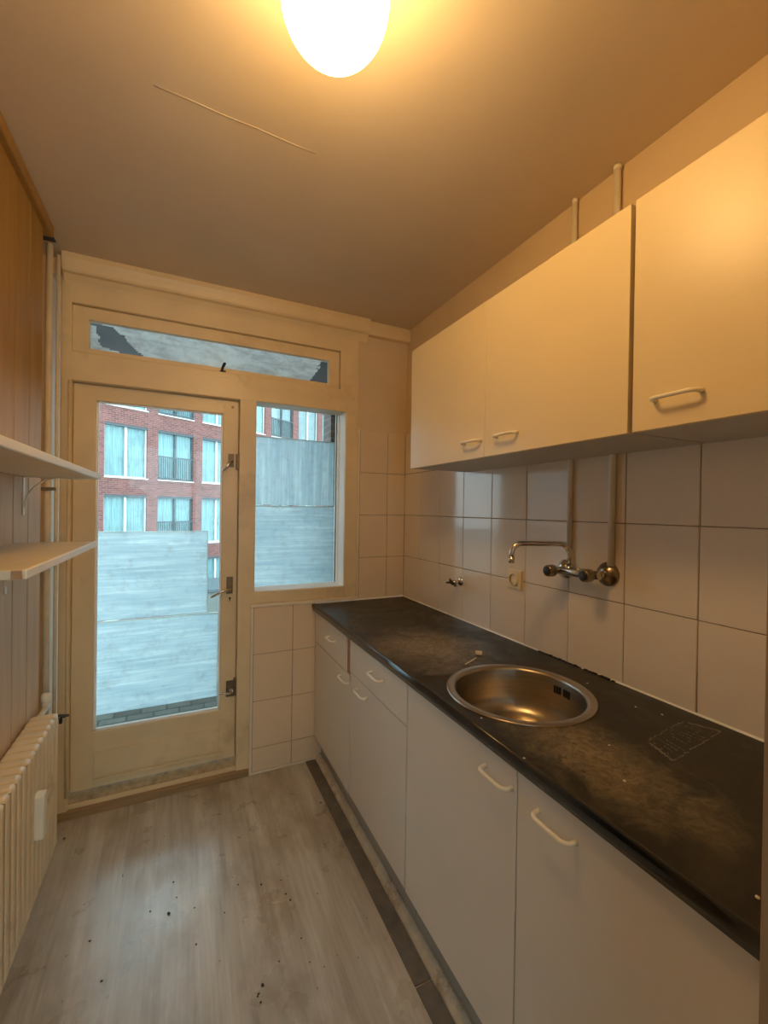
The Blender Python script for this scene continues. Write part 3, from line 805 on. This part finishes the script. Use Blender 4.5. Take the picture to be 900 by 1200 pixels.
# ------------------------------------------------------------------ radiator and heating pipes
rd = thing('radiator', 'cream fluted column radiator low on the left wall beside the door', 'radiator', (-.45, 1.2, .15))
b = MB(); y = 1.960; z0, z1 = .172, .672
while y > .32:
    y0 = y - .0445
    b.box(-.4925, -.4075, y0 + .0005, y - .0005, z0, z1 - .0, .0135, 4)
    b.box(-.489, -.4105, y0 - .002, y + .002, z0 + .005, z1 - .010)
    y = y0
obj('fluted_body', b, 'radiator', rd)
b = MB(); b.box(-.412, -.384, 1.672, 1.712, .385, .525, .004); obj('heat_meter', b, 'meter', rd)
b = MB(); b.cyl((-.425, 1.955, .640), (-.415, 2.03, .624), .004); b.cyl((-.413, 2.015, .603), (-.413, 2.015, .632), .006)
b.tube([(-.440, 2.03, .632), (-.412, 2.035, .622), (-.390, 2.03, .624)], [.003, .008, .004], 10); obj('bleed_knob', b, 'black', rd)
b = MB(); b.cyl((-.478, 1.95, .640), (-.478, 2.12, .640), .010); obj('inlet_pipe', b, 'pipe', rd)
b = MB(); b.lathe([(.0005, 0), (.012, 0), (.017, .008), (.017, .030), (.013, .036), (.0005, .038)], (-.482, 2.115, .655), 'z', 20); b.cyl((-.482, 2.115, .63), (-.482, 2.115, .67), .013); obj('valve', b, 'handle', rd)
for r_, pos, lab, zl in ((.0125, (-.512, 2.235), 'thick cream heating pipe in the corner beside the door frame', .0), (.0085, (-.545, 2.20), 'slim cream heating pipe close to the board panelling', .55)):
    b = MB(); b.cyl((pos[0], pos[1], zl if zl else 0), (pos[0], pos[1], ZC - (.03 if zl == 0 else .02)), r_, seg=16)
    tag(obj('heating_pipe', b, 'pipe', loc=(*pos, zl)), lab, 'pipe')
b = MB(); b.cyl((-.487, 2.262, .02), (-.487, 2.262, 2.52), .0075, seg=14)
tag(obj('heating_pipe', b, 'pipe', loc=(-.487, 2.262, .02)), 'thin cream pipe between the thick corner pipe and the door frame', 'pipe')
b = MB(); b.box(-.598, -.478, 2.213, 2.220, 1.508, 1.522, .001); b.cyl((-.512, 2.235, 1.508), (-.512, 2.235, 1.522), .0155, seg=20)
b.cyl((-.545, 2.20, 1.508), (-.545, 2.20, 1.522), .0115, seg=20)
tag(obj('pipe_clamp', b, 'chrome_dull', loc=(-.55, 2.22, 1.515)), 'small metal clamp holding the corner heating pipes just under the upper shelf', 'clamp')
b = MB(); b.box(-.60, -.494, 2.155, 2.26, ZC - .006, ZC - .001, .002)
struct('trim_10', b, 'black', 'dark gap plate where the heating pipes pass the ceiling', 'trim')

# ------------------------------------------------------------------ ceiling lamp
lc = (.252, .775, 2.408)
lamp = thing('ceiling_lamp', 'round glowing opal ceiling lamp', 'lamp', (lc[0], lc[1], ZC))
b = MB(); R = .102
prof = []
for k in range(0, 25):
    t = PI * k / 24; t = max(.12, t) if k else .38
    prof.append((max(.0005, R * math.sin(t)), R * math.cos(t)))
prof = [(max(.0005, R * math.sin(.38 + (PI - .38) * k / 24)), R * math.cos(.38 + (PI - .38) * k / 24)) for k in range(25)]
b.lathe(prof, lc, seg=40); obj('globe', b, 'lamp_glass', lamp)
b = MB(); b.lathe([(.036, lc[2] + .090 - lc[2]), (.042, .094), (.045, .110), (.05, .150), (.055, ZC - lc[2] - .001)], lc, seg=32); obj('fitting', b, 'meter', lamp)

# ------------------------------------------------------------------ small debris
b = MB(); b.lathe([(.0005, -.012), (.008, -.012), (.009, -.008), (.009, .012), (.005, .013), (.0045, .004), (.0005, .004)], (0, 0, 0), 'y', 16)
cp = obj('pipe_plug', b, 'crumb_pale', None, (1.020, 1.292, .9115), local=True); cp.rotation_euler = (0, 0, .9)
tag(cp, 'small cream plastic plug lying on the worktop beyond the sink', 'plug')
b = MB(); b.box(-0.045, 0.045, -.0022, .0025, 0, .0035, .001)
sl = obj('wood_sliver', b, 'crumb_pale', None, (0.953, 1.252, .9022), local=True); sl.rotation_euler = (0, 0, math.radians(27))
tag(sl, 'thin pale sliver of wood on the worktop at the far rim of the sink', 'sliver')

def crumb_mesh(s, seed):
    mb = MB(); r = bmesh.ops.create_icosphere(mb.bm, subdivisions=1, radius=1)
    rnd = random.Random(seed)
    for v in mb.bm.verts: v.co = Vector((v.co.x * s * rnd.uniform(.7, 1.3), v.co.y * s * rnd.uniform(.5, 1.5), (v.co.z * .5 + .5) * s * rnd.uniform(.6, 1.0)))
    return mb
crumb = obj('dirt_crumb', crumb_mesh(.0045, 3), 'crumb', None, (0, 0, 0), local=True)
tag(crumb, 'small dark crumb of dirt on the grey wood floor', 'crumb', 'dark crumbs scattered over the floor')
spots = [(-0.445, 2.248, 1.5), (-0.013, 1.814, 1.1), (-0.001, 1.737, 1.1), (-0.025, 1.679, 1.9), (0.058, 1.666, 1), (-0.086, 1.717, 1), (-0.205, 1.523, 1.1), (-0.192, 1.925, 0.9), (-0.26, 1.681, 1.2), (-0.303, 1.845, 0.8), (0.211, 1.7, 1.0), (0.243, 1.942, 0.9), (0.292, 1.663, 1.4), (0.369, 1.584, 1.3), (0.378, 1.553, 1.3), (0.364, 1.651, 0.9), (0.477, 1.538, 0.8), (0.635, 2.009, 1.5), (0.154, 1.601, 1), (0.059, 1.523, 1), (0.379, 1.398, 0.9), (0.297, 1.355, 0.9), (0.238, 1.307, 1.7), (0.223, 1.289, 1.2), (0.224, 1.264, 1.1), (0.219, 1.283, 0.9), (0.385, 1.312, 0.8), (0.423, 1.28, 0.7), (-0.193, 1.934, 0.6)]
for i, (x, y, s) in enumerate(spots):
    o = crumb if i == 0 else crumb.copy()
    if i: C.objects.link(o)
    o.location = (x, y, 0.0); o.rotation_euler = (0, 0, i * 1.3); o.scale = (s * .72, s * .72, s * .6)
pale = obj('plaster_crumb', crumb_mesh(.0035, 9), 'crumb_pale', None, (0, 0, 0), local=True)
tag(pale, 'tiny pale crumb of plaster on the black worktop', 'crumb', 'pale crumbs scattered over the worktop')
for i, (x, y) in enumerate([(0.719, 0.896), (1.176, 0.943), (1.16, 0.771), (0.912, 0.669), (0.82, 0.566), (1.183, 0.712), (0.69, 0.711), (0.747, 0.313), (0.921, 0.778)]):
    o = pale if i == 0 else pale.copy()
    if i: C.objects.link(o)
    o.location = (x, y, zt); o.rotation_euler = (0, 0, i * 2.1)

# ------------------------------------------------------------------ balcony outside
b = MB(); b.box(-3.0, 2.2, YW + .28, 4.3, -.25, -.075); struct('balcony_floor', b, 'pavers', 'grey brick paving outside the balcony door', 'paving')
b = MB(); b.box(-3.0, 2.2, YW + .28, 3.72, 2.54, 2.74); struct('balcony_soffit', b, 'concrete', 'grey concrete slab above the balcony', 'soffit')
def wash(x0, x1, z0, z1, y, mat, label):
    t = thing('balcony_screen', label, 'panel', ((x0 + x1) / 2, y, z0))
    b = MB(); b.box(x0, x1, y, y + .008, z0, z1); obj('sheet', b, mat, t)
    b = MB(); b.box(x0, x1, y - .002, y + .010, z1 - .004, z1 + .004, .001); b.box(x1 - .004, x1 + .003, y - .002, y + .010, z0, z1, .001)
    obj('edge_strip', b, 'panel_edge', t); return t
wash(-1.30, .272, -.068, .602, 3.650, 'wash_h', 'low whitewashed balcony panel standing on the paving outside the door')
wash(-1.30, .191, .612, 1.256, 3.652, 'wash_h', 'upper whitewashed balcony panel behind the door glass, above the low panel')
wash(.46, 1.252, -.068, 1.464, 3.654, 'wash_h', 'tall whitewashed balcony panel behind the lower half of the side window')
wash(.46, 1.232, 1.474, 2.040, 3.650, 'wash_v', 'whitewashed balcony panel with vertical streaks behind the top of the side window')
for x in (-1.4, .36):
    b = MB(); b.box(x - .02, x + .02, 3.68, 3.72, -.075, 1.3, .003)
    tag(obj('balcony_post', b, 'dark_frame', loc=(x, 3.70, -.075)), 'slim dark post behind the balcony panels' if x > 0 else 'slim dark post at the far left end of the balcony panels', 'post')
b = MB(); b.box(1.222, 1.60, 3.72, 3.95, -.075, 2.94)
tag(obj('brick_pier', b, 'brick_brown', loc=(1.41, 3.83, -.075)), 'brown brick pier behind the right edge of the balcony panels', 'pier')
b = MB(); b.box(1.285, 1.50, YW + .30, 3.80, -.075, 2.54)
struct('wall_balcony', b, 'brick_brown', 'brown brick side wall of the balcony', 'wall')

# ------------------------------------------------------------------ brick apartment building across the street
P0 = Vector((.9285, 22.8128, -4.6)); rz = math.atan2(.5165, .8563)
bd = thing('apartment_building', 'red brick apartment building with tall curtained windows across the street', 'building', P0)
WW, PITCH, S0_, WH, RP = 1.72, 2.19, -4.41, 2.23, 2.965
ks = range(-2, 7); rs = range(-2, 3)
def zl(r): return 2.65 + RP * r + 4.6
smin, smax = S0_ + PITCH * ks[0] - .46, S0_ + PITCH * (ks[-1] + 1)
ztop = zl(rs[-1]) + WH + .8
b = MB()
for k in list(ks) + [ks[-1] + 1]:
    x = S0_ + PITCH * k
    b.box(x - (PITCH - WW), x, 0, .35, 0, ztop)
for k in ks:
    x = S0_ + PITCH * k
    prev = 0
    for r in rs:
        b.box(x, x + WW, .004, .35, prev, zl(r)); prev = zl(r) + WH
    b.box(x, x + WW, .004, .35, prev, ztop)
b.box(smin, smax, .9, 1.1, 0, ztop)
def bobj(name, mb, mats, parent, loc=None):
    bmesh.ops.recalc_face_normals(mb.bm, faces=mb.bm.faces[:])
    me = bpy.data.meshes.new(name); mb.bm.to_mesh(me); mb.bm.free()
    for m in (mats if isinstance(mats, (list, tuple)) else [mats]): me.materials.append(M[m])
    o = bpy.data.objects.new(name, me); C.objects.link(o); o.parent = parent
    if loc: o.location = loc
    return o
bobj('wall', b, 'brick', bd)
def facade_window(kind):
    """local origin at the lower left corner of the opening"""
    fm = 'white_frame' if kind == 'plain' else 'dark_frame'
    mb = MB(); t = .055
    mb.box(0, t, .10, .17, 0, WH); mb.box(WW - t, WW, .10, .17, 0, WH); mb.box(0, WW, .10, .17, WH - t, WH); mb.box(0, WW, .10, .17, 0, t)
    mb.box(WW / 2 - .045, WW / 2 + .045, .09, .17, 0, WH)
    w = bobj('window', mb, fm, bd)
    mb = MB(); mb.box(t, WW - t, .13, .14, t, WH - t); bobj('pane', mb, 'far_glass', w)
    mb = MB(); n = 60
    for a, c_ in ((0.03, .86), (.87, 1.69)):
        top = [(a + (c_ - a) * i / n, .24 + .025 * math.sin(i * 1.35) + .01 * math.sin(i * .37)) for i in range(n + 1)]
        va = [mb.bm.verts.new((x, y, .02)) for x, y in top]; vb_ = [mb.bm.verts.new((x, y, WH - .02)) for x, y in top]
        for i in range(n): mb.bm.faces.new((va[i], va[i + 1], vb_[i + 1], vb_[i])).smooth = True
    bobj('curtain', mb, 'curtain', w)
    mb = MB(); mb.box(-.02, WW + .02, -.04, .12, -.05, .0); bobj('sill', mb, 'white_frame', w)
    mb = MB(); mb.box(-.0, WW, .02, .12, WH - .10, WH + .0); bobj('head_shade', mb, 'dark_frame', w)  # dark bar stands in for the shade under the window head
    if kind != 'plain':
        mb = MB(); mb.box(0, WW, -.02, .02, 1.02, 1.07); mb.box(0, WW, -.02, .02, .06, .10)
        for i in range(17): x = .04 + i * (WW - .08) / 16; mb.box(x - .012, x + .012, -.01, .01, .08, 1.04)
        bobj('railing', mb, 'dark_frame', w)
    return w
pw = facade_window('plain'); rw = facade_window('rail')
used = {'p': False, 'r': False}
for k in ks:
    for r in rs:
        rail = (k % 3 == 1)
        src = rw if rail else pw; key = 'r' if rail else 'p'
        w = src if not used[key] else copy_tree(src, bd)
        used[key] = True
        w.location = (S0_ + PITCH * k, 0, zl(r))
bd.rotation_euler = (0, 0, rz)
b = MB(); b.box(-30, 40, 5, 60, -4.75, -4.6); struct('street', b, 'asphalt', 'street ground below the balcony', 'ground')
# grey-green container wall seen low beside the panel
gp = thing('site_cabin', 'grey-green metal cabin partly seen between door panel and door frame', 'cabin', (.62, 15.2, -4.6))
b = MB(); b.box(-.35, 1.9, 15.0, 17.2, -4.6, -1.35, .02); obj('wall', b, 'olive', gp)
b = MB(); b.box(-.42, 1.97, 14.93, 17.27, -1.35, -1.22, .02); obj('roof', b, 'dark_frame', gp)

# ------------------------------------------------------------------ light and camera
w = bpy.data.worlds.new('overcast'); bpy.context.scene.world = w; w.use_nodes = True
nt = w.node_tree; bg = nt.nodes['Background']
tc = N(nt, 'ShaderNodeTexCoord'); sp = N(nt, 'ShaderNodeSeparateXYZ'); nt.links.new(tc.outputs['Generated'], sp.inputs[0])
c = ramp(nt, sp.outputs[2], [(0, (.48, .60, .66)), (.5, (.62, .87, 1.0)), (1, (.68, .92, 1.05))])
nt.links.new(c, bg.inputs[0]); bg.inputs[1].default_value = 2.8

cam = bpy.data.cameras.new('camera'); co = bpy.data.objects.new('camera', cam); C.objects.link(co)
yaw, pitch, roll, F = .4441, -.0059, .0144, 499.0
cy, sy_ = math.cos(yaw), math.sin(yaw); cpp, spp = math.cos(pitch), math.sin(pitch); cr, sr = math.cos(roll), math.sin(roll)
Rv = Vector((cy, -sy_, 0)); Fv = Vector((sy_ * cpp, cy * cpp, spp)); Uv = Vector((-sy_ * spp, -cy * spp, cpp))
R2 = Rv * cr + Uv * sr; U2 = -Rv * sr + Uv * cr
mw = Matrix.Identity(4)
for i in range(3): mw[i][0], mw[i][1], mw[i][2] = R2[i], U2[i], -Fv[i]
mw.translation = Vector((0, 0, 1.4486)); co.matrix_world = mw
cam.sensor_fit = 'HORIZONTAL'; cam.sensor_width = 36; cam.lens = F / 900 * 36; cam.clip_start = .01; cam.clip_end = 200
sc = bpy.context.scene; sc.camera = co
sc.view_settings.view_transform = 'Standard'; sc.view_settings.look = 'None'; sc.view_settings.gamma = 1; sc.view_settings.exposure = 0.65
sc.cycles.max_bounces = 10; sc.cycles.diffuse_bounces = 6; sc.cycles.glossy_bounces = 4; sc.cycles.transparent_max_bounces = 16
sc.cycles.sample_clamp_indirect = 8
sc.cycles.use_denoising = True
